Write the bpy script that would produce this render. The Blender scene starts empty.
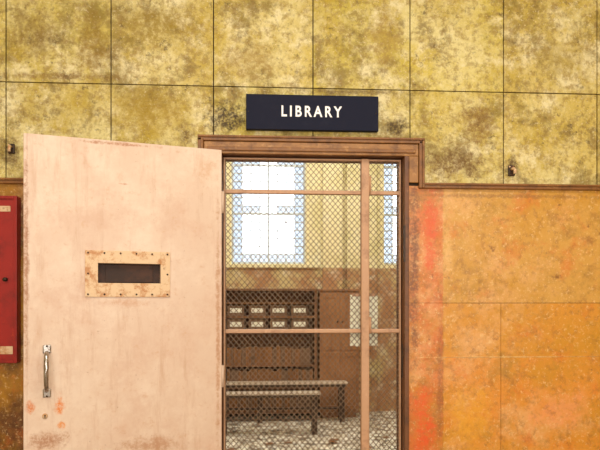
import bpy, bmesh, math, random
from mathutils import Vector, Matrix
random.seed(4)
scene = bpy.context.scene
scene.view_settings.view_transform = 'Standard'
scene.view_settings.look = 'None'

# ---------------------------------------------------------------- camera
F = 600.0; HZ = 300.0
TH = math.atan(0.06)
CAM = Vector((0, -2.8, 1.4))
FW = Vector((math.sin(TH), math.cos(TH), 0)); RT = Vector((math.cos(TH), -math.sin(TH), 0)); UP = Vector((0, 0, 1))
cd = bpy.data.cameras.new('camera'); cam = bpy.data.objects.new('camera', cd)
scene.collection.objects.link(cam); scene.camera = cam
cd.sensor_width = 36; cd.lens = 36; cd.shift_y = 0.125; cd.clip_start = 0.05
cam.location = CAM; cam.rotation_euler = (math.radians(90), 0, -TH)

def ray(px, py): return FW + RT * ((px - 300) / F) + UP * ((HZ - py) / F)
def onwall(px, py, y=0.0):
    """image pixel, cast along its camera ray -> world x,z on the plane y=const"""
    d = ray(px, py); t = (y - CAM.y) / d.y; p = CAM + d * t
    return p.x, p.z
def X(px, y=0.0): return onwall(px, 300, y)[0]
def Z(px, py, y=0.0): return onwall(px, py, y)[1]

def lin(c):
    return tuple(((v / 255) / 12.92 if v / 255 <= 0.04045 else ((v / 255 + 0.055) / 1.055) ** 2.4) for v in c) + (1.0,)

# ---------------------------------------------------------------- materials
class NT:
    def __init__(s, name):
        s.m = bpy.data.materials.new(name); s.m.use_nodes = True
        s.t = s.m.node_tree; s.b = s.t.nodes['Principled BSDF']
    def n(s, typ, **kw):
        x = s.t.nodes.new(typ)
        for k, v in kw.items(): setattr(x, k, v)
        return x
    def l(s, a, b): s.t.links.new(a, b)
    def pos(s):
        if not hasattr(s, '_p'): s._p = s.n('ShaderNodeNewGeometry').outputs['Position']
        return s._p
    def noise(s, scale, detail=6, rough=0.6, stretch=(1, 1, 1), off=0.0):
        mp = s.n('ShaderNodeMapping'); s.l(s.pos(), mp.inputs[0])
        mp.inputs['Scale'].default_value = stretch; mp.inputs['Location'].default_value = (off, off * .7, off * 1.3)
        t = s.n('ShaderNodeTexNoise'); s.l(mp.outputs[0], t.inputs['Vector'])
        t.inputs['Scale'].default_value = scale; t.inputs['Detail'].default_value = detail
        t.inputs['Roughness'].default_value = rough
        return t.outputs[0]
    def ramp(s, v, lo, hi, a=0.0, b=1.0):
        r = s.n('ShaderNodeMapRange'); r.interpolation_type = 'SMOOTHSTEP'
        s.l(v, r.inputs[0])
        if lo > hi: lo, hi, a, b = hi, lo, b, a
        r.inputs[1].default_value = lo; r.inputs[2].default_value = hi
        r.inputs[3].default_value = a; r.inputs[4].default_value = b
        return r.outputs[0]
    def math(s, op, a, b):
        x = s.n('ShaderNodeMath', operation=op)
        for i, v in enumerate((a, b)):
            if isinstance(v, (int, float)): x.inputs[i].default_value = v
            else: s.l(v, x.inputs[i])
        return x.outputs[0]
    def mix(s, fac, a, b, mode='MIX'):
        x = s.n('ShaderNodeMix', data_type='RGBA', blend_type=mode)
        if isinstance(fac, (int, float)): x.inputs[0].default_value = fac
        else: s.l(fac, x.inputs[0])
        for i, v in ((6, a), (7, b)):
            if isinstance(v, tuple): x.inputs[i].default_value = v
            else: s.l(v, x.inputs[i])
        return x.outputs[2]

def mat(name, base, layers=(), spots=(), bands=(), rough=0.7, bump=0.0, bscale=60, metal=0.0, tint=False, spec=0.5):
    T = NT(name); col = lin(base)
    if tint:
        a = T.n('ShaderNodeAttribute', attribute_name='tint')
        col = T.mix(1.0, col, a.outputs['Color'], 'MULTIPLY')
    xyz = None
    for (axis, lo, hi, c, st, jag, soft) in bands:
        if xyz is None:
            xyz = T.n('ShaderNodeSeparateXYZ'); T.l(T.pos(), xyz.inputs[0])
        v = xyz.outputs[axis]
        v = T.math('ADD', v, T.math('MULTIPLY', T.math('SUBTRACT', T.noise(14, 8, 0.7), 0.5), jag))
        f = T.math('MULTIPLY', T.ramp(v, lo - soft, lo + soft), T.ramp(v, hi - soft, hi + soft, 1, 0))
        col = T.mix(T.math('MULTIPLY', f, st), col, lin(c))
    k = 0
    for L in layers:
        c, sc, lo, hi, st = L[:5]; stretch = L[5] if len(L) > 5 else (1, 1, 1)
        k += 1
        f = T.ramp(T.noise(sc, 10, 0.74, stretch, 3.7 * k), lo, hi, 0, st)
        col = T.mix(f, col, lin(c))
    for (c3, rad, c, st, nsc) in spots:
        s1 = T.n('ShaderNodeVectorMath', operation='SUBTRACT'); T.l(T.pos(), s1.inputs[0]); s1.inputs[1].default_value = c3
        s2 = T.n('ShaderNodeVectorMath', operation='DIVIDE'); T.l(s1.outputs[0], s2.inputs[0]); s2.inputs[1].default_value = rad
        s3 = T.n('ShaderNodeVectorMath', operation='LENGTH'); T.l(s2.outputs[0], s3.inputs[0])
        k += 1
        d = T.math('ADD', s3.outputs['Value'], T.math('MULTIPLY', T.math('SUBTRACT', T.noise(nsc, 10, 0.8, (1, 1, 1), 2.1 * k), 0.5), 3.6))
        m = T.ramp(d, 0.25, 1.15, st, 0)
        m = T.math('MULTIPLY', m, T.ramp(T.noise(nsc * 4, 6, .7, (1, 1, 1), 1.3 * k), .36, .56, .35, 1))
        col = T.mix(m, col, lin(c))
    if isinstance(col, tuple): T.b.inputs['Base Color'].default_value = col
    else: T.l(col, T.b.inputs['Base Color'])
    T.b.inputs['Roughness'].default_value = rough; T.b.inputs['Metallic'].default_value = metal
    T.b.inputs['Specular IOR Level'].default_value = spec
    if bump:
        bp = T.n('ShaderNodeBump'); bp.inputs['Strength'].default_value = bump; bp.inputs['Distance'].default_value = 0.01
        T.l(T.noise(bscale, 8, 0.65), bp.inputs['Height']); T.l(bp.outputs[0], T.b.inputs['Normal'])
    return T.m

# ---------------------------------------------------------------- builder
class B:
    def __init__(s, name, mats):
        s.name = name; s.bm = bmesh.new(); s.mats = mats
        s.tl = s.bm.loops.layers.float_color.new('tint')
    def _fin(s, faces, mi, tint=(1, 1, 1)):
        for f in faces:
            f.material_index = mi
            for l in f.loops: l[s.tl] = (*tint, 1)
    def box(s, a, b, mi=0, M=None, tint=(1, 1, 1), bev=0.0):
        lo = Vector([min(a[i], b[i]) for i in range(3)]); hi = Vector([max(a[i], b[i]) for i in range(3)])
        before = set(s.bm.faces)
        r = bmesh.ops.create_cube(s.bm, size=1)['verts']
        c = (lo + hi) / 2; d = hi - lo
        for v in r: v.co = Vector((v.co.x * d.x, v.co.y * d.y, v.co.z * d.z)) + c
        if bev:
            es = {e for v in r for e in v.link_edges}
            bmesh.ops.bevel(s.bm, geom=list(es), offset=bev, segments=2, affect='EDGES', profile=0.5)
        nf = [f for f in s.bm.faces if f not in before]
        if M is not None:
            for v in {v for f in nf for v in f.verts}: v.co = M @ v.co
        s._fin(nf, mi, tint)
    def tube(s, pts, r, mi=0, seg=12, cap=True, M=None):
        before = set(s.bm.faces); rings = []
        pts = [Vector(p) for p in pts]
        for i, p in enumerate(pts):
            t = (pts[min(i + 1, len(pts) - 1)] - pts[max(i - 1, 0)]).normalized()
            up = Vector((0.12, 0.3, 1)).normalized()
            if abs(t.dot(up)) > 0.95: up = Vector((1, 0, 0))
            u = t.cross(up).normalized(); w = t.cross(u)
            rr = r[i] if isinstance(r, (list, tuple)) else r
            rings.append([s.bm.verts.new(p + u * math.cos(2 * math.pi * k / seg) * rr + w * math.sin(2 * math.pi * k / seg) * rr) for k in range(seg)])
        for a, b in zip(rings, rings[1:]):
            for k in range(seg): s.bm.faces.new((a[k], a[(k + 1) % seg], b[(k + 1) % seg], b[k]))
        if cap: s.bm.faces.new(rings[0]); s.bm.faces.new(rings[-1])
        nf = [f for f in s.bm.faces if f not in before]
        if M is not None:
            for rg in rings:
                for v in rg: v.co = M @ v.co
        for f in nf: f.smooth = seg > 6
        s._fin(nf, mi)
    def poly(s, pts, mi=0):
        f = s.bm.faces.new([s.bm.verts.new(p) for p in pts]); s._fin([f], mi)
    def done(s, parent=None):
        bmesh.ops.recalc_face_normals(s.bm, faces=s.bm.faces)
        me = bpy.data.meshes.new(s.name); s.bm.to_mesh(me); s.bm.free()
        o = bpy.data.objects.new(s.name, me); scene.collection.objects.link(o)
        for m in s.mats: me.materials.append(m)
        if parent: o.parent = parent
        return o

# ---------------------------------------------------------------- key dimensions
XL, XR = -3.2, 3.6
CZ = 3.6
oL, oR = X(222), X(404)
zHead = Z(310, 155)
zTrimR = Z(510, 187); zTrimD = Z(310, 140)
sL, sR = X(201), X(421)
WT = 0.16

# materials of the corridor wall
P = lambda px, py: (onwall(px, py)[0], 0.0, onwall(px, py)[1])
m_tile = mat('ochre_plaster_panels', (200, 178, 84),
    layers=[((222, 208, 146), 2.6, 0.40, 0.62, 0.9), ((178, 150, 34), 3.4, 0.46, 0.66, 0.8),
            ((234, 222, 176), 5, 0.48, 0.64, 0.75),
            ((128, 106, 38), 4.2, 0.49, 0.63, 0.8), ((108, 84, 38), 9, 0.52, 0.66, 0.7), ((146, 118, 58), 34, 0.47, 0.62, 0.65),
            ((242, 230, 190), 90, 0.56, 0.66, 0.55), ((78, 58, 30), 24, 0.56, 0.69, 0.75)],
    spots=[(P(228, 118), (0.11, 1, 0.09), (60, 44, 26), 0.95, 22),
           (P(395, 128), (0.07, 1, 0.05), (66, 46, 24), 0.9, 26),
           (P(352, 92), (0.3, 1, 0.015), (90, 64, 34), 0.7, 26),
           (P(455, 162), (0.18, 1, 0.09), (104, 70, 26), 0.85, 18),
           (P(478, 122), (0.09, 1, 0.12), (124, 88, 38), 0.75, 20),
           (P(512, 165), (0.03, 1, 0.05), (74, 44, 22), 0.9, 26),
           (P(185, 135), (0.03, 1, 0.05), (90, 60, 28), 0.8, 26),
           (P(150, 110), (0.2, 1, 0.12), (156, 126, 24), 0.7, 12),
           (P(160, 25), (0.16, 1, 0.1), (146, 118, 24), 0.8, 14),
           (P(95, 45), (0.10, 1, 0.15), (136, 106, 28), 0.75, 14),
           (P(30, 30), (0.14, 1, 0.14), (126, 98, 34), 0.65, 14),
           (P(250, 60), (0.16, 1, 0.10), (156, 124, 54), 0.6, 14),
           (P(385, 40), (0.08, 1, 0.15), (158, 128, 60), 0.7, 14),
           (P(560, 60), (0.14, 1, 0.10), (156, 132, 60), 0.6, 14),
           (P(60, 76), (0.3, 1, 0.02), (120, 86, 34), 0.7, 20),
           (P(8, 150), (0.05, 1, 0.08), (90, 60, 28), 0.8, 20)],
    rough=0.75, bump=0.7, bscale=45, tint=True)
m_gap = mat('dark_joint', (58, 44, 26), rough=0.9)
xs0, xs1 = X(404), X(443)
m_low = mat('orange_painted_wall', (206, 154, 70),
    bands=[(2, 0.0, Z(500, 303), (212, 142, 42), 0.9, 0.01, 0.006),
           (2, 0.0, Z(500, 356), (222, 142, 52), 0.75, 0.02, 0.01),
           (0, xs0 - .1, xs1, (206, 108, 46), 0.95, 0.04, 0.004),
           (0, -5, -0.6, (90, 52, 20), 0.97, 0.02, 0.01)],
    layers=[((196, 138, 28), 2.2, 0.42, 0.62, 0.7), ((226, 172, 112), 2.8, 0.50, 0.68, 0.7),
            ((210, 104, 32), 5, 0.52, 0.68, 0.55), ((168, 124, 44), 6, 0.50, 0.66, 0.6), ((148, 96, 42), 28, 0.48, 0.66, 0.5),
            ((238, 202, 142), 60, 0.54, 0.66, 0.55), ((118, 68, 30), 14, .59, .71, .8)],
    spots=[(P(425, 430), (0.06, 1, 0.2), (226, 86, 30), 0.85, 12), (P(430, 230), (0.04, 1, 0.25), (218, 88, 38), 0.75, 14),
           (P(414, 260), (0.03, 1, 0.5), (112, 66, 34), 0.85, 18), (P(440, 380), (0.02, 1, 0.4), (140, 84, 40), 0.6, 22),
           (P(590, 240), (0.03, 1, 0.03), (140, 84, 40), 0.7, 26),
           (P(500, 196), (0.6, 1, 0.012), (134, 90, 44), 0.6, 22),
           (P(448, 250), (0.03, 1, 0.12), (226, 178, 106), 0.7, 16), (P(560, 410), (0.18, 1, 0.12), (236, 156, 100), 0.6, 10),
           (P(470, 420), (0.12, 1, 0.16), (228, 162, 44), 0.7, 10), (P(505, 357), (0.5, 1, 0.004), (238, 200, 130), 0.7, 30)],
    rough=0.38, bump=0.3, bscale=22)
m_wood = mat('brown_varnished_trim', (134, 86, 36), layers=[((90, 54, 22), 12, 0.46, 0.66, 0.7), ((186, 134, 66), 30, 0.54, 0.68, 0.6)], rough=0.45, bump=0.2)
m_wood2 = mat('brown_door_frame', (160, 110, 54), layers=[((104, 64, 28), 12, 0.44, 0.64, 0.75), ((206, 156, 96), 24, 0.52, 0.68, 0.6)], rough=0.45, bump=0.2)
m_jamb = mat('dark_brown_jamb', (112, 68, 34), layers=[((74, 44, 24), 12, 0.44, 0.64, 0.75), ((170, 116, 66), 24, 0.56, 0.70, 0.6)], rough=0.45, bump=0.2)
m_plain = mat('corridor_cream_paint', (222, 204, 164), layers=[((200, 176, 130), 3, 0.45, 0.65, 0.5)], rough=0.8)

# ---------------------------------------------------------------- wall with doorway
w = B('wall_front', [m_gap, m_tile, m_low])
w.box((XL, 0.012, 0), (oL - 0.02, WT, CZ), 0)
w.box((oR + 0.02, 0.012, 0), (XR, WT, CZ), 0)
w.box((oL - 0.02, 0.012, zHead + 0.02), (oR + 0.02, WT, CZ), 0)
cols = [X(p) for p in (6, 111, 213.5, 313, 410, 503.5, 597)]
while cols[0] > XL: cols.insert(0, cols[0] - 0.475)
while cols[-1] < XR: cols.append(cols[-1] + 0.475)
cols[0] = XL; cols[-1] = XR
zj2 = (Z(0, 81) + Z(600, 95)) / 2
rows = [zTrimR - 0.01, zj2, zj2 + 0.47, zj2 + 0.94, CZ]
g = 0.0026
for i in range(len(cols) - 1):
    for j in range(len(rows) - 1):
        v = random.uniform(0.88, 1.06); t = (v, v * random.uniform(0.97, 1.02), v * random.uniform(0.75, 1.2))
        x0, x1, z0, z1 = cols[i] + g, cols[i + 1] - g, rows[j] + g, rows[j + 1] - g
        dy = random.uniform(-0.001, 0.001)
        if j == 0:
            cuts = [x0] + [c for c in (sL, sR) if x0 < c < x1] + [x1]
            for a, b in zip(cuts, cuts[1:]):
                zz = zTrimD if sL - 1e-6 < (a + b) / 2 < sR else z0
                w.box((a, dy, zz), (b, 0.012, z1), 1, tint=t)
        else:
            w.box((x0, dy, z0), (x1, 0.012, z1), 1, tint=t)
zl1 = Z(550, 303)
xj = X(501)
w.box((oR + 0.018, 0, zl1 + 0.001), (XR, 0.012, zTrimR), 2)
w.box((oR + 0.018, 0, 0), (X(443) - 0.0004, 0.012, zl1 - 0.0002), 2)
zl2 = Z(550, 357)
for a, b in ((X(443), xj), (xj, xj + 0.95), (xj + .95, XR)):
    w.box((a + 0.0004, 0, zl2 + 0.0008), (b - 0.0016, 0.012, zl1 - 0.001), 2)
    w.box((a + 0.0004, 0, 0), (b - 0.0016, 0.012, zl2 - 0.0002), 2)
w.box((XL, 0, 0), (oL - 0.018, 0.012, zTrimR), 2)
w.done()

# rest of corridor shell
m_floor = mat('worn_concrete_floor', (160, 138, 112), layers=[((120, 98, 74), 3, 0.45, 0.62, 0.7), ((180, 156, 124), 14, 0.5, 0.7, 0.5)], rough=0.6, bump=0.1)
m_ceil = mat('ceiling_paint', (230, 220, 192), layers=[((200, 184, 150), 2, 0.5, 0.7, 0.5)], rough=0.85)
LY = 4.7; LXL, LXR = -2.2, 2.6; LZ = 4.3
b = B('floor', [m_floor]); b.box((XL - .15, -5.0, -0.12), (XR + .15, WT * 0.5, 0)); b.done()
b = B('ceiling', [m_ceil]); b.box((XL - .15, -5.0, CZ), (XR + .15, WT, CZ + 0.12)); b.done()
b = B('wall_back', [m_plain]); b.box((XL - .15, -5.15, -0.12), (XR + .15, -5.0, CZ + .12)); b.done()
b = B('wall_left', [m_plain]); b.box((XL - .15, -5.0, 0), (XL, WT, CZ)); b.done()
b = B('wall_right', [m_plain]); b.box((XR, -5.0, 0), (XR + .15, WT, CZ)); b.done()

# ---------------------------------------------------------------- stepped trim
def molding(bd, a, c, wdt=0.026):
    x0, x1 = sorted((a[0], c[0])); z0, z1 = sorted((a[1], c[1]))
    h = wdt / 2
    bd.box((x0 - h, -0.018, z0 - h), (x1 + h, 0.002, z1 + h), 0, bev=0.003)
    if x1 - x0 > z1 - z0: bd.box((x0 - h, -0.026, z0 + h * .1), (x1 + h, -0.016, z1 + h * .9), 0, bev=0.003)
    else: bd.box((x0 + h * .1, -0.026, z0 - h), (x1 + h * .9, -0.016, z1 + h), 0, bev=0.003)
t = B('trim_1', [m_wood])
molding(t, (sR + 0.0135, zTrimR), (XR - .02, zTrimR))
molding(t, (sR, zTrimR), (sR, zTrimD - 0.0135))
molding(t, (sL, zTrimD), (sR, zTrimD))
molding(t, (sL, zTrimR), (sL, zTrimD - 0.0135))
molding(t, (XL + .02, zTrimR), (sL - 0.0135, zTrimR))
t.done()

# door frame (lintel, jambs, corner fillers)
m_dark = mat('dark_iron', (56, 40, 28), layers=[((110, 64, 34), 30, 0.5, 0.65, 0.7)], rough=0.5, metal=0.4)
f = B('door_frame', [m_wood2, m_wood, m_dark, m_jamb])
zt = zTrimD - 0.014
f.box((sL + 0.014, -0.010, zHead), (sR - 0.014, 0.010, zt), 0, bev=0.003)
f.box((sL + 0.03, -0.020, zHead + 0.012), (sR - 0.03, -0.006, zHead + 0.030), 1, bev=0.003)
f.box((oR, -0.012, 0), (oR + 0.022, WT, zHead), 3, bev=0.003)
f.box((oL - 0.022, -0.012, 0), (oL, WT, zHead), 3, bev=0.003)
f.box((oL - 0.022, 0.009, zHead), (oR + 0.022, WT, zHead + 0.022), 3, bev=0.003)
f.box((oR + 0.0225, -0.009, zTrimR + .014), (sR - 0.014, 0.004, zHead), 0, bev=0.003)
f.box((sL + .014, -0.009, zTrimR + .014), (oL - 0.0225, 0.004, zHead), 0, bev=0.003)
f.box((oR - 0.012, 0.09, 0), (oR, 0.11, zHead), 3); f.box((oL, 0.09, 0), (oL + 0.012, 0.11, zHead), 3)
f.box((oL, 0.09, zHead - 0.012), (oR, 0.11, zHead), 3)
f.box((oR - 0.003, 0.02, 1.03), (oR + 0.001, 0.055, 1.19), 2); f.box((oR - 0.004, -0.014, 1.58), (oR + 0.004, 0.0, 1.75), 2)
f.done()

# ---------------------------------------------------------------- mesh gate in doorway
m_gate = mat('pink_beige_gate_paint', (192, 148, 112), layers=[((148, 104, 72), 14, 0.48, 0.66, 0.65), ((220, 182, 146), 30, 0.56, 0.7, 0.5)], rough=0.5)
m_mesh = mat('mesh_wire_paint', (132, 106, 84), layers=[((84, 64, 50), 9, 0.45, 0.62, 0.7)], rough=0.5)
GY = 0.055
gx0, gx1, gz0, gz1 = oL + 0.004, oR - 0.004, 0.02, zHead - 0.006
gt = B('mesh_security_gate', [m_gate, m_mesh])
fr = 0.008
gt.box((gx0, GY - .012, gz0), (gx0 + fr, GY + .012, gz1), 0, bev=.002)
gt.box((gx1 - fr, GY - .012, gz0), (gx1, GY + .012, gz1), 0, bev=.002)
gt.box((gx0 + fr, GY - .012, gz1 - fr), (gx1 - fr, GY + .012, gz1), 0, bev=.002)
gt.box((gx0 + fr, GY - .012, gz0), (gx1 - fr, GY + .012, gz0 + 0.03), 0, bev=.002)
px0, px1 = X(360.5, GY), X(368.5, GY)
gt.box((px0, GY - .026, gz0 + .001), (px1, GY + .014, gz1 - .001), 0, bev=.004)
for py, hh in ((192.5, .009), (331, .009)):
    z = Z(300, py, GY); gt.box((gx0 + fr, GY - .014, z - hh), (px0, GY + .012, z + hh), 0, bev=.003)
    gt.box((px1, GY - .014, z - hh), (gx1 - fr, GY + .012, z + hh), 0, bev=.003)
z = 0.42; gt.box((gx0 + fr, GY - .014, z - .011), (gx1 - fr, GY + .012, z + .011), 0, bev=.003)
cw, ch = 0.0262, 0.0300; k = ch / cw
a0, a1, b0, b1 = gx0 + .004, gx1 - .004, gz0 + .004, gz1 - .004
for sgn in (1, -1):
    kk = k * sgn
    cs = [b0 - kk * a1, b0 - kk * a0, b1 - kk * a0, b1 - kk * a1]
    c = math.floor(min(cs) / ch) * ch
    while c < max(cs):
        xa, xb = sorted(((b0 - c) / kk, (b1 - c) / kk))
        xa, xb = max(xa, a0), min(xb, a1)
        if xb - xa > 0.004:
            p = Vector((xa, GY + .0015 * sgn, kk * xa + c)); q = Vector((xb, GY + .0015 * sgn, kk * xb + c))
            gt.tube([p, q], 0.0018, 1, seg=4, cap=False)
        c += ch
for z in (0.5, 1.28, 1.95):
    gt.tube([(px1 + .004, GY - .02, z - .04), (px1 + .004, GY - .02, z + .04)], .006, 0, seg=10)
gt.done()

m_paper = mat('yellowed_notice_paper', (240, 238, 212), layers=[((176, 176, 138), 30, 0.54, 0.64, 0.6), ((246, 246, 228), 12, 0.5, 0.66, 0.7)], rough=0.8)
np_ = B('paper_notice', [m_paper, m_gate])
ny = GY + 0.016
x0, x1 = X(350, ny), X(378, ny); z0, z1 = Z(360, 346, ny), Z(360, 295, ny)
N = 8
for i in range(N):
    for j in range(N):
        def q(a, c):
            return (x0 + (x1 - x0) * a / N, ny + .003 * math.sin(a * .9 + c * .5) ** 2 + (.012 * (1 - c / N) if a > 6 else 0), z0 + (z1 - z0) * c / N + .003 * math.sin(a * 2.1))
        np_.poly([q(i, j), q(i + 1, j), q(i + 1, j + 1), q(i, j + 1)], 0)
np_.box((x0 + .01, ny - .004, z1 - .006), (x1 - .01, ny + .004, z1 + .008), 1)
np_.done()

# ---------------------------------------------------------------- open steel door
HY = -0.045
hx, hz = onwall(221.5, 150, HY); H = Vector((hx, HY, 0)); dtop = hz
depth = F * (dtop - 1.4) / (HZ - 133)
E = CAM + (FW + RT * ((24 - 300) / F)) * depth; E.z = 0
ax = (E - H); DW = ax.length; ax.normalize()
nrm = Vector((ax.y, -ax.x, 0))
if nrm.y > 0: nrm = -nrm
Md = Matrix(((ax.x, nrm.x, 0, H.x), (ax.y, nrm.y, 0, H.y), (0, 0, 1, 0), (0, 0, 0, 1)))
def ondoor(px, py):
    d = ray(px, py); t = (H - CAM).dot(nrm) / d.dot(nrm); p = CAM + d * t
    return (p - H).dot(ax), p.z
def W3(px, py):
    s, z = ondoor(px, py); return tuple(Md @ Vector((s, 0, z)))
m_door = mat('pink_cream_door_paint', (216, 188, 164),
    layers=[((228, 206, 184), 3, 0.42, 0.64, 0.8), ((206, 168, 142), 4, 0.46, 0.68, 0.75),
            ((202, 158, 122), 26, 0.54, 0.70, 0.55), ((160, 110, 76), 50, 0.62, 0.72, 0.75),
            ((192, 150, 118), 5, 0.50, 0.7, 0.55, (3, 3, .4)), ((116, 74, 46), 70, .65, .72, .9), ((132, 82, 48), 32, .68, .75, .9)],
    spots=[(W3(60, 405), (0.018, .05, 0.045), (220, 124, 36), 0.95, 26), (W3(30, 408), (0.02, .05, 0.03), (208, 116, 44), 0.9, 26),
           (W3(62, 425), (0.018, .05, 0.02), (220, 134, 46), 0.95, 26), (W3(124, 184), (0.018, .05, 0.004), (186, 120, 80), 0.7, 20),
           (W3(26, 260), (0.012, .05, 0.5), (160, 104, 62), 0.85, 20), (W3(205, 170), (0.06, .05, 0.06), (204, 158, 120), 0.6, 16),
           (W3(50, 440), (0.10, .05, 0.04), (164, 106, 62), 0.8, 20), (W3(120, 144), (0.4, .05, 0.008), (172, 114, 72), 0.85, 24),
           (W3(218, 330), (0.012, .05, 0.6), (180, 126, 84), 0.75, 20), (W3(128, 303), (0.15, .05, 0.02), (196, 148, 112), 0.65, 20),
           (W3(150, 445), (0.3, .05, 0.05), (176, 124, 84), 0.7, 14)],
    rough=0.42, bump=0.12, bscale=14)
m_plate = mat('rusty_cream_plate', (222, 190, 150), layers=[((180, 114, 50), 20, 0.48, 0.62, 0.8), ((120, 66, 28), 40, 0.58, 0.70, 0.8)], rough=0.5, bump=0.2)
m_slot = mat('slot_flap_brown', (50, 30, 20), layers=[((80, 46, 28), 12, 0.45, 0.62, 0.6)], rough=0.7)
m_chrome = mat('worn_chrome', (180, 174, 168), layers=[((110, 96, 84), 40, .5, .64, .8)], rough=0.25, metal=1.0)
s0, zt_ = ondoor(85, 250); s1, zb_ = ondoor(170, 297)
si0, zi1 = ondoor(98, 263); si1, zi0 = ondoor(160.5, 283.5)
S0, S1 = sorted((s0, s1)); I0, I1 = sorted((si0, si1))
DT = 0.045
d = B('door_1', [m_door, m_plate, m_slot, m_chrome, m_dark])
zb0 = 0.012
Zb, Zt = zb0, dtop
xsg = [0.0, I0, I1, DW]; zsg = [zb0, zi0, zi1, Zt]
vg = {}
for sidey in (0, -DT):
    for i in range(4):
        for j in range(4):
            vg[(i, j, sidey)] = d.bm.verts.new(Md @ Vector((xsg[i], sidey, zsg[j])))
nf = []
for sidey in (0, -DT):
    for i in range(3):
        for j in range(3):
            if (i, j) == (1, 1): continue
            nf.append(d.bm.faces.new([vg[(i, j, sidey)], vg[(i + 1, j, sidey)], vg[(i + 1, j + 1, sidey)], vg[(i, j + 1, sidey)]]))
per = [(0, 0), (1, 0), (2, 0), (3, 0), (3, 1), (3, 2), (3, 3), (2, 3), (1, 3), (0, 3), (0, 2), (0, 1)]
for loop in (per, [(1, 1), (2, 1), (2, 2), (1, 2)]):
    for a, c in zip(loop, loop[1:] + loop[:1]):
        nf.append(d.bm.faces.new([vg[(*a, 0)], vg[(*c, 0)], vg[(*c, -DT)], vg[(*a, -DT)]]))
d._fin(nf, 0)
d.box((I0 - .001, -DT + .001, zi0 - .001), (I1 + .001, -DT + .02, zi1 + .001), 2, M=Md)
d.box((I0 + .03, -DT + .018, zi0 + .004), (I1 - .03, -DT + .024, zi1 - .004), 2, M=Md, bev=.002)
d.box((DW - .012, -.002, zb0), (DW + .002, .003, Zt), 0, M=Md, bev=.002)
zP0, zP1 = sorted((zt_, zb_))
for a, c in (((S0, zP0), (I0, zP1)), ((I1, zP0), (S1, zP1)), ((I0, zP0), (I1, zi0)), ((I0, zi1), (I1, zP1))):
    d.box((a[0], -.001, a[1]), (c[0], .006, c[1]), 1, M=Md, bev=.0012)
nx = 6
def rivet(s, z, r=.004, mi=4):
    d.tube([(s, .005, z), (s, .0085, z), (s, .0098, z)], [r, r, r * .5], mi, seg=10, M=Md)
for i in range(nx):
    s = S0 + .012 + (S1 - S0 - .024) * i / (nx - 1)
    rivet(s, zP1 - .011); rivet(s, zP0 + .011)
for s in (S0 + .012, S1 - .012): rivet(s, (zP0 + zP1) / 2)
hs, hz1 = ondoor(47, 349); _, hz0 = ondoor(47, 393)
pts = []
for i in range(17):
    a = math.pi * i / 16
    pts.append((hs, .006 + .052 * math.sin(a) ** .55, (hz0 + hz1) / 2 + (hz1 - hz0) / 2 * math.cos(a) * .86))
rad = [.008 + .002 * math.sin(math.pi * i / 16) for i in range(17)]
d.tube(pts, rad, 3, seg=14, M=Md)
for zz in (hz1, hz0):
    d.box((hs - .016, -.001, zz - .018), (hs + .016, .007, zz + .018), 3, M=Md, bev=.004)
    d.tube([(hs, .006, zz + (.012 if zz == hz1 else -.012)), (hs, .009, zz + (.012 if zz == hz1 else -.012))], .004, 4, seg=8, M=Md)
ks, kz = ondoor(45, 416)
d.tube([(ks, -.001, kz), (ks, .004, kz)], .011, 1, seg=18, M=Md)
d.tube([(ks, .0035, kz + .002), (ks, .0048, kz + .002)], .0035, 4, seg=10, M=Md)
d.box((ks - .0016, .0035, kz - .008), (ks + .0016, .0048, kz + .001), 4, M=Md)
for zz in (0.25, 1.05, 1.85):
    d.tube([(-.008, -.018, zz - .05), (-.008, -.018, zz + .05)], .008, 0, seg=12, M=Md)
d.done()

# ---------------------------------------------------------------- LIBRARY sign
m_black = mat('navy_black_enamel', (20, 22, 42), layers=[((34, 34, 50), 10, 0.52, 0.72, 0.6)], rough=0.6, spec=.15)
m_white = mat('white_lettering', (252, 250, 248), rough=0.6)
sg = bpy.data.objects.new('library_sign', None); scene.collection.objects.link(sg)
sy = -0.03
sx0, sx1 = X(246, sy), X(378.5, sy); sz0, sz1 = Z(312, 130, sy), Z(312, 95, sy)
b = B('sign_board', [m_black, m_dark])
b.box((sx0, sy, sz0), (sx1, -0.001, sz1), 0, bev=.002)
for xx in (sx0 + .012, sx1 - .012):
    b.tube([(xx, sy - .0015, (sz0 + sz1) / 2), (xx, sy + .001, (sz0 + sz1) / 2)], .003, 1, seg=8)
b.done(sg)
tc = bpy.data.curves.new('txt', 'FONT'); tc.body = 'LIBRARY'; tc.size = 1; tc.extrude = 0.01; tc.offset = 0.024; tc.space_character = 1.42
to = bpy.data.objects.new('txt', tc); scene.collection.objects.link(to)
bpy.context.view_layer.update()
me = bpy.data.meshes.new_from_object(to.evaluated_get(bpy.context.evaluated_depsgraph_get()))
bpy.data.objects.remove(to)
vx = [v.co.x for v in me.vertices]; vy = [v.co.y for v in me.vertices]
tx0, tx1 = X(281.5, sy), X(342, sy); tz0, tz1 = Z(312, 117, sy), Z(312, 106, sy)
for v in me.vertices:
    v.co = Vector((tx0 + (v.co.x - min(vx)) / (max(vx) - min(vx)) * (tx1 - tx0), sy - .0008 - (v.co.z + .01) * .06, tz0 + (v.co.y - min(vy)) / (max(vy) - min(vy)) * (tz1 - tz0)))
me.materials.clear(); me.materials.append(m_white)
lo = bpy.data.objects.new('lettering', me); scene.collection.objects.link(lo); lo.parent = sg

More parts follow.
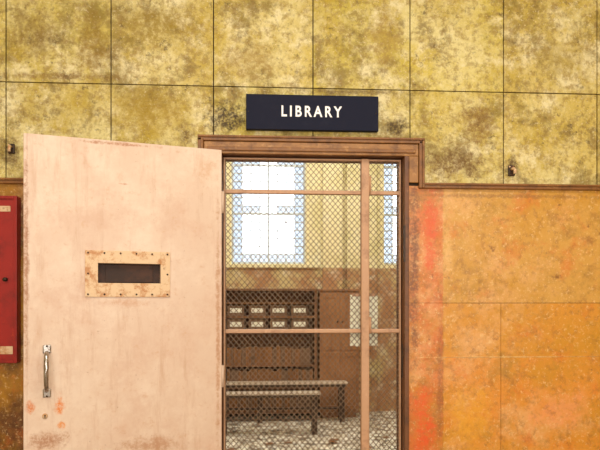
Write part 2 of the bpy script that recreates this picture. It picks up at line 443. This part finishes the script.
# ---------------------------------------------------------------- small wall fittings
def fitting(name, px, py, s=1.0):
    x, z = onwall(px, py)
    b = B(name, [m_dark, m_plate])
    b.box((x - .018 * s, -.010, z - .028 * s), (x + .018 * s, -0.0012, z + .028 * s), 0, bev=.003)
    b.tube([(x, -.006, z + .006), (x, -.03, z + .006), (x + .003, -.038, z - .004), (x + .003, -.038, z - .02)], .008 * s, 1, seg=10)
    b.tube([(x - .012 * s, -.012, z + .02 * s), (x - .012 * s, -.008, z + .02 * s)], .004, 1, seg=8)
    b.done()
fitting('rusty_wall_bracket', 511, 171, 0.9)
fitting('rusty_wall_bracket.001', 12, 149, 0.8)

m_red = mat('red_cabinet_paint', (158, 26, 18), layers=[((110, 18, 12), 8, 0.46, 0.66, 0.7), ((206, 64, 30), 26, 0.58, 0.72, 0.6)], rough=0.45)
rx1 = X(17.5, -.04); rz1, rz0 = Z(10, 196, -.04), Z(10, 363, -.04)
r = B('red_hose_cabinet', [m_red, m_dark, m_plate])
r.box((rx1 - .5, -.04, rz0), (rx1, -0.0015, rz1), 0, bev=.004)
fw_ = .014
for a, c in (((rx1 - .5, rz0), (rx1 - .5 + fw_, rz1)), ((rx1 - fw_, rz0), (rx1, rz1)), ((rx1 - .5 + fw_, rz0), (rx1 - fw_, rz0 + fw_)), ((rx1 - .5 + fw_, rz1 - fw_), (rx1 - fw_, rz1))):
    r.box((a[0], -.048, a[1]), (c[0], -.039, c[1]), 0, bev=.002)
r.box((rx1 - .075, -.043, rz1 - .07), (rx1 - .03, -.039, rz1 - .045), 2)
r.box((rx1 - .09, -.043, rz0 + .04), (rx1 - .02, -.039, rz0 + .075), 2)
r.tube([(rx1 - .05, -.04, (rz0 + rz1) / 2), (rx1 - .05, -.058, (rz0 + rz1) / 2)], .009, 1)
r.done()

# ---------------------------------------------------------------- library room
m_lw = mat('library_cream_wall', (234, 224, 184), layers=[((212, 202, 146), 2.5, 0.46, 0.62, 0.7), ((236, 232, 210), 6, 0.5, 0.68, 0.6), ((160, 136, 92), 10, 0.58, 0.72, 0.5)],
    bands=[(2, -1, 1.80, (166, 114, 74), 0.95, 0.05, 0.01)], rough=0.8, bump=.2)
m_lf = mat('dusty_library_floor', (190, 180, 162), layers=[((240, 236, 226), 6, 0.46, 0.56, 0.85), ((80, 64, 50), 8, 0.50, 0.56, 0.9), ((244, 240, 230), 18, 0.54, 0.60, 0.8), ((68, 56, 46), 20, 0.54, 0.60, 0.85)], rough=0.6, bump=.2)
y0 = WT
b = B('library_floor', [m_lf]); b.box((LXL - .15, WT * .5, -.12), (LXR + .15, LY + .35, 0)); b.done()
b = B('library_ceiling', [m_ceil]); b.box((LXL - .15, y0, LZ), (LXR + .15, LY + .35, LZ + .12)); b.done()
b = B('library_wall_left', [m_lw]); b.box((LXL - .15, y0, 0), (LXL, LY, LZ)); b.done()
b = B('library_wall_right', [m_lw]); b.box((LXR, y0, 0), (LXR + .15, LY, LZ)); b.done()
b = B('library_wall_front', [m_lw])
b.box((LXL, y0, 0), (oL - .02, y0 + .02, LZ)); b.box((oR + .02, y0, 0), (LXR, y0 + .02, LZ)); b.box((oL - .02, y0, zHead + .02), (oR + .02, y0 + .02, LZ))
b.box((LXL, y0 - .1, CZ + .12), (LXR, y0, LZ)); b.done()
wz0, wz1 = Z(270, 264, LY), 3.75
A0, A1 = X(231, LY), X(306, LY)
C0, C1 = X(384, LY), X(384, LY) + .95
bw = B('library_wall_back', [m_lw])
TB = .35
bw.box((LXL, LY, 0), (LXR, LY + TB, wz0)); bw.box((LXL, LY, wz1), (LXR, LY + TB, LZ))
bw.box((LXL, LY, wz0), (A0, LY + TB, wz1)); bw.box((A1, LY, wz0), (C0, LY + TB, wz1)); bw.box((C1, LY, wz0), (LXR, LY + TB, wz1))
for a, c, dd in ((322, 342, .10), (346, 376, .06)):
    bw.box((X(a, LY), LY - dd, 0), (X(c, LY), LY + .01, LZ), bev=.01)
bw.box((LXL, LY - .03, wz0 - .05), (X(320, LY), LY + .01, wz0 - .005), bev=.006)
bw.done()

def glassmat(name, tint, transp):
    T = NT(name)
    tr = T.n('ShaderNodeBsdfTransparent'); tr.inputs[0].default_value = (*tint, 1)
    tl = T.n('ShaderNodeBsdfTranslucent'); tl.inputs[0].default_value = (*tint, 1)
    mx = T.n('ShaderNodeMixShader'); mx.inputs[0].default_value = transp
    T.l(tl.outputs[0], mx.inputs[1]); T.l(tr.outputs[0], mx.inputs[2])
    T.l(mx.outputs[0], T.t.nodes['Material Output'].inputs[0])
    return T.m
m_gc = glassmat('pale_window_glass', (.97, .98, 1), .75)
m_gb = glassmat('glow_tint_border_glass', (.145, .165, .185), .75)  # border panes tinted to imitate the blue glow at the window edges
m_gb2 = glassmat('glow_tint_inner_glass', (.165, .18, .19), .75)  # same window glow put into the glass colour, slightly paler
m_lead = mat('window_glazing_bars', (205, 212, 220), rough=.6)
def window(name, x0, x1, z0, z1):
    b = B(name, [m_lead, m_gc, m_gb, m_gb2]); y = LY + .14
    b.box((x0, y - .02, z0), (x0 + .025, y + .03, z1)); b.box((x1 - .025, y - .02, z0), (x1, y + .03, z1))
    b.box((x0 + .025, y - .02, z0), (x1 - .025, y + .03, z0 + .03)); b.box((x0 + .025, y - .02, z1 - .03), (x1 - .025, y + .03, z1))
    n1 = 8; n = 18
    xs = [x0 + .025 + (x1 - x0 - .05) * i / n1 for i in range(n1 + 1)]
    zs = [z0 + .03 + (z1 - z0 - .06) * i / n for i in range(n + 1)]
    for i, x in enumerate(xs[1:-1]):
        t_ = .012 if i == 3 else .0065
        b.box((x - t_, y - .006, z0 + .03), (x + t_, y + .016, z1 - .03))
    for i, z in enumerate(zs[1:-1]):
        t_ = .014 if (i % 6 == 5) else .0065
        b.box((x0 + .025, y - .008, z - t_), (x1 - .025, y + .017, z + t_))
    for i in range(n1):
        for j in range(n):
            mi = 1
            if i in (0, n1 - 1): mi = 2
            elif j == 0 or (j % 6 == 0 and i in (1, 2, n1 - 2, n1 - 3)): mi = 3
            b.poly([(xs[i], y + .005, zs[j]), (xs[i + 1], y + .005, zs[j]), (xs[i + 1], y + .005, zs[j + 1]), (xs[i], y + .005, zs[j + 1])], mi)
    b.done()
window('window_1', A0, A1, wz0, wz1)
window('window_2', C0, C1, wz0, wz1)

# bookcase
m_bk = mat('dark_bookcase_wood', (126, 82, 48), layers=[((86, 54, 32), 6, 0.46, 0.62, 0.8, (1, 1, 4))], rough=.55)
m_bx = mat('brown_file_boxes', (112, 84, 64), layers=[((76, 56, 44), 8, .48, .62, .7)], rough=.7)
m_lab = mat('white_paper_labels', (226, 224, 214), rough=.8)
m_b3 = mat('faded_book_spines', (134, 88, 50), layers=[((110, 72, 42), 16, .46, .6, .8, (3, 1, .2))], rough=.7)
by0 = LY - .38; by1 = LY - .04
bx0, bx1 = -1.6, X(317, by0)
c = B('bookcase', [m_bk])
top = Z(270, 291, by0)
sh = [0.06, .36, .62, Z(270, 331, by0), Z(270, 317, by0), Z(270, 303, by0)]
for xx in (bx0, bx1 - .03, (bx0 + bx1) / 2): c.box((xx, by0, 0), (xx + .03, by1, top), 0, bev=.002)
c.box((bx0 - .02, by0 - .02, top), (bx1 + .01, by1, top + .03), 0, bev=.004)
c.box((bx0, by1 - .015, 0), (bx1, by1, top), 0)
for z in sh: c.box((bx0 + .03, by0 + .002, z - .011), (bx1 - .03, by1 - .015, z + .011), 0)
c.done()
fb = B('file_boxes', [m_bx, m_lab])
for z, hgt in ((sh[3] + .0115, .135), (sh[4] + .0115, .125)):
    x = bx0 + .04
    while x < bx1 - .24:
        if not ((bx0 + bx1) / 2 - .22 < x < (bx0 + bx1) / 2 + .035):
            fb.box((x, by0 + .02, z), (x + .20, by1 - .03, z + hgt), 0, bev=.004)
            fb.box((x + .03, by0 + .017, z + .04), (x + .17, by0 + .021, z + .04 + hgt * .42), 1)
            x += .252
        else: x += .02
fb.done()
rb = B('row_of_books', [m_b3, m_bx])
for zi in (0, 1, 2):
    x = bx0 + .035; z = sh[zi] + .0115
    while x < bx1 - .08:
        wd = random.uniform(.02, .05); h = random.uniform(.18, .215)
        if not ((bx0 + bx1) / 2 - .055 < x < (bx0 + bx1) / 2 + .035):
            rb.box((x, by0 + .012, z), (x + wd, by1 - .05, z + h), random.choice((0, 0, 1)))
        x += wd + .003
rb.done()

# low wooden cupboard beside the bookcase
m_cup = mat('brown_cupboard_wood', (158, 108, 68), layers=[((130, 84, 52), 5, .46, .64, .8, (3, 1, .4)), ((184, 136, 96), 9, .56, .7, .5)], rough=.5)
cy0 = LY - .42
cx0, cx1 = bx1 + .03, X(359, cy0)
ct = top
u = B('low_wooden_cupboard', [m_cup, m_dark])
u.box((cx0, cy0, .06), (cx1, LY - .12, ct), 0, bev=.004)
u.box((cx0 + .03, cy0 + .04, 0), (cx1 - .03, LY - .14, .061), 0)
u.box((cx0 - .01, cy0 - .02, ct), (cx1 + .01, LY - .12, ct + .028), 0, bev=.006)
mid = (cx0 + cx1) / 2
for a, e in ((cx0 + .02, mid - .008), (mid + .008, cx1 - .02)):
    for z0_, z1_ in ((.1, .78), (.81, ct - .03)):
        for p_, q_ in (((a, z0_), (a + .04, z1_)), ((e - .04, z0_), (e, z1_)), ((a + .04, z0_), (e - .04, z0_ + .05)), ((a + .04, z1_ - .05), (e - .04, z1_))):
            u.box((p_[0], cy0 - .010, p_[1]), (q_[0], cy0 + .001, q_[1]), 0, bev=.003)
        kx = e - .02 if e < mid else a + .02
        u.tube([(kx, cy0 - .010, (z0_ + z1_) / 2), (kx, cy0 - .03, (z0_ + z1_) / 2)], [.008, .012], 1)
u.done()

# benches
m_bt = mat('bench_worn_wood', (206, 192, 178), layers=[((150, 128, 106), 12, .5, .66, .7, (.3, 2, 1))], rough=.2)
m_bl = mat('bench_leg_wood', (58, 40, 30), rough=.6)
def bench(name, x1, yf, dep, ht):
    b = B(name, [m_bt, m_bl]); x0 = x1 - 2.0
    for i in range(2):
        b.box((x0, yf + dep / 2 * i, ht - .022), (x1, yf + dep / 2 * (i + 1) - .006, ht), 0, bev=.004)
    b.box((x0 + .02, yf + .004, ht - .05), (x1 - .02, yf + .02, ht - .0225), 1)
    for lx in (x1 - .09, (x0 + x1) / 2 - .03, x0 + .04):
        for ly in (yf + .021, yf + dep - .05):
            b.box((lx, ly, 0), (lx + .055, ly + .04, ht - .022), 1, bev=.003)
        b.box((lx + .005, yf + .062, ht - .08), (lx + .04, yf + dep - .05, ht - .0225), 1)
    b.box((x0 + .08, yf + dep / 2 - .015, .14), (x1 - .09, yf + dep / 2 + .015, .16), 1)
    b.done()
yf = 3.38
bench('wooden_bench', X(321, yf), yf, .17, 0.44)
yf2 = 4.0
bench('wooden_bench.001', X(348, yf2), yf2, .20, 0.46)

lt = B('paper_litter', [m_lab, m_b3])
for i in range(110):
    x = random.uniform(-1.2, 1.6); y = random.uniform(1.0, 3.3); a = random.uniform(0, 6.28); s = random.uniform(.02, .05)
    ca, sa = math.cos(a), math.sin(a)
    pts = [(x + ca * u_ * s - sa * v_ * s * .7, y + sa * u_ * s + ca * v_ * s * .7, .003 + random.uniform(0, .014)) for u_, v_ in ((-1, -1), (1, -1), (1, 1), (-1, 1))]
    lt.poly(pts, 0 if random.random() < .6 else 1)
lt.done()

# ---------------------------------------------------------------- lights
def area(name, loc, rot, sx, sy_, power, col):
    l = bpy.data.lights.new(name, 'AREA'); l.shape = 'RECTANGLE'; l.size = sx; l.size_y = sy_; l.energy = power; l.color = col
    o = bpy.data.objects.new(name, l); scene.collection.objects.link(o); o.location = loc; o.rotation_euler = rot
    return o
area('corridor_front_fill', (0.3, -4.9, 2.1), (math.radians(90), 0, 0), 4.0, 2.4, 132, (1, .98, .94))  # added frontal fill before the rear wall; no window is built there
area('corridor_overhead_fill', (0.2, -2.0, 3.55), (0, 0, 0), 3.5, 1.0, 62, (1, .97, .89))  # added fill from above for the corridor wall, no fitting modelled
area('library_overhead_fill', (0.2, 2.6, 4.2), (0, 0, 0), 2.5, 2.0, 115, (1, .94, .82))  # unseen fill added to brighten the library interior
wd = bpy.data.worlds.new('sky'); scene.world = wd; wd.use_nodes = True
bg = wd.node_tree.nodes['Background']; bg.inputs[0].default_value = (.88, .94, 1, 1); bg.inputs[1].default_value = 8.0
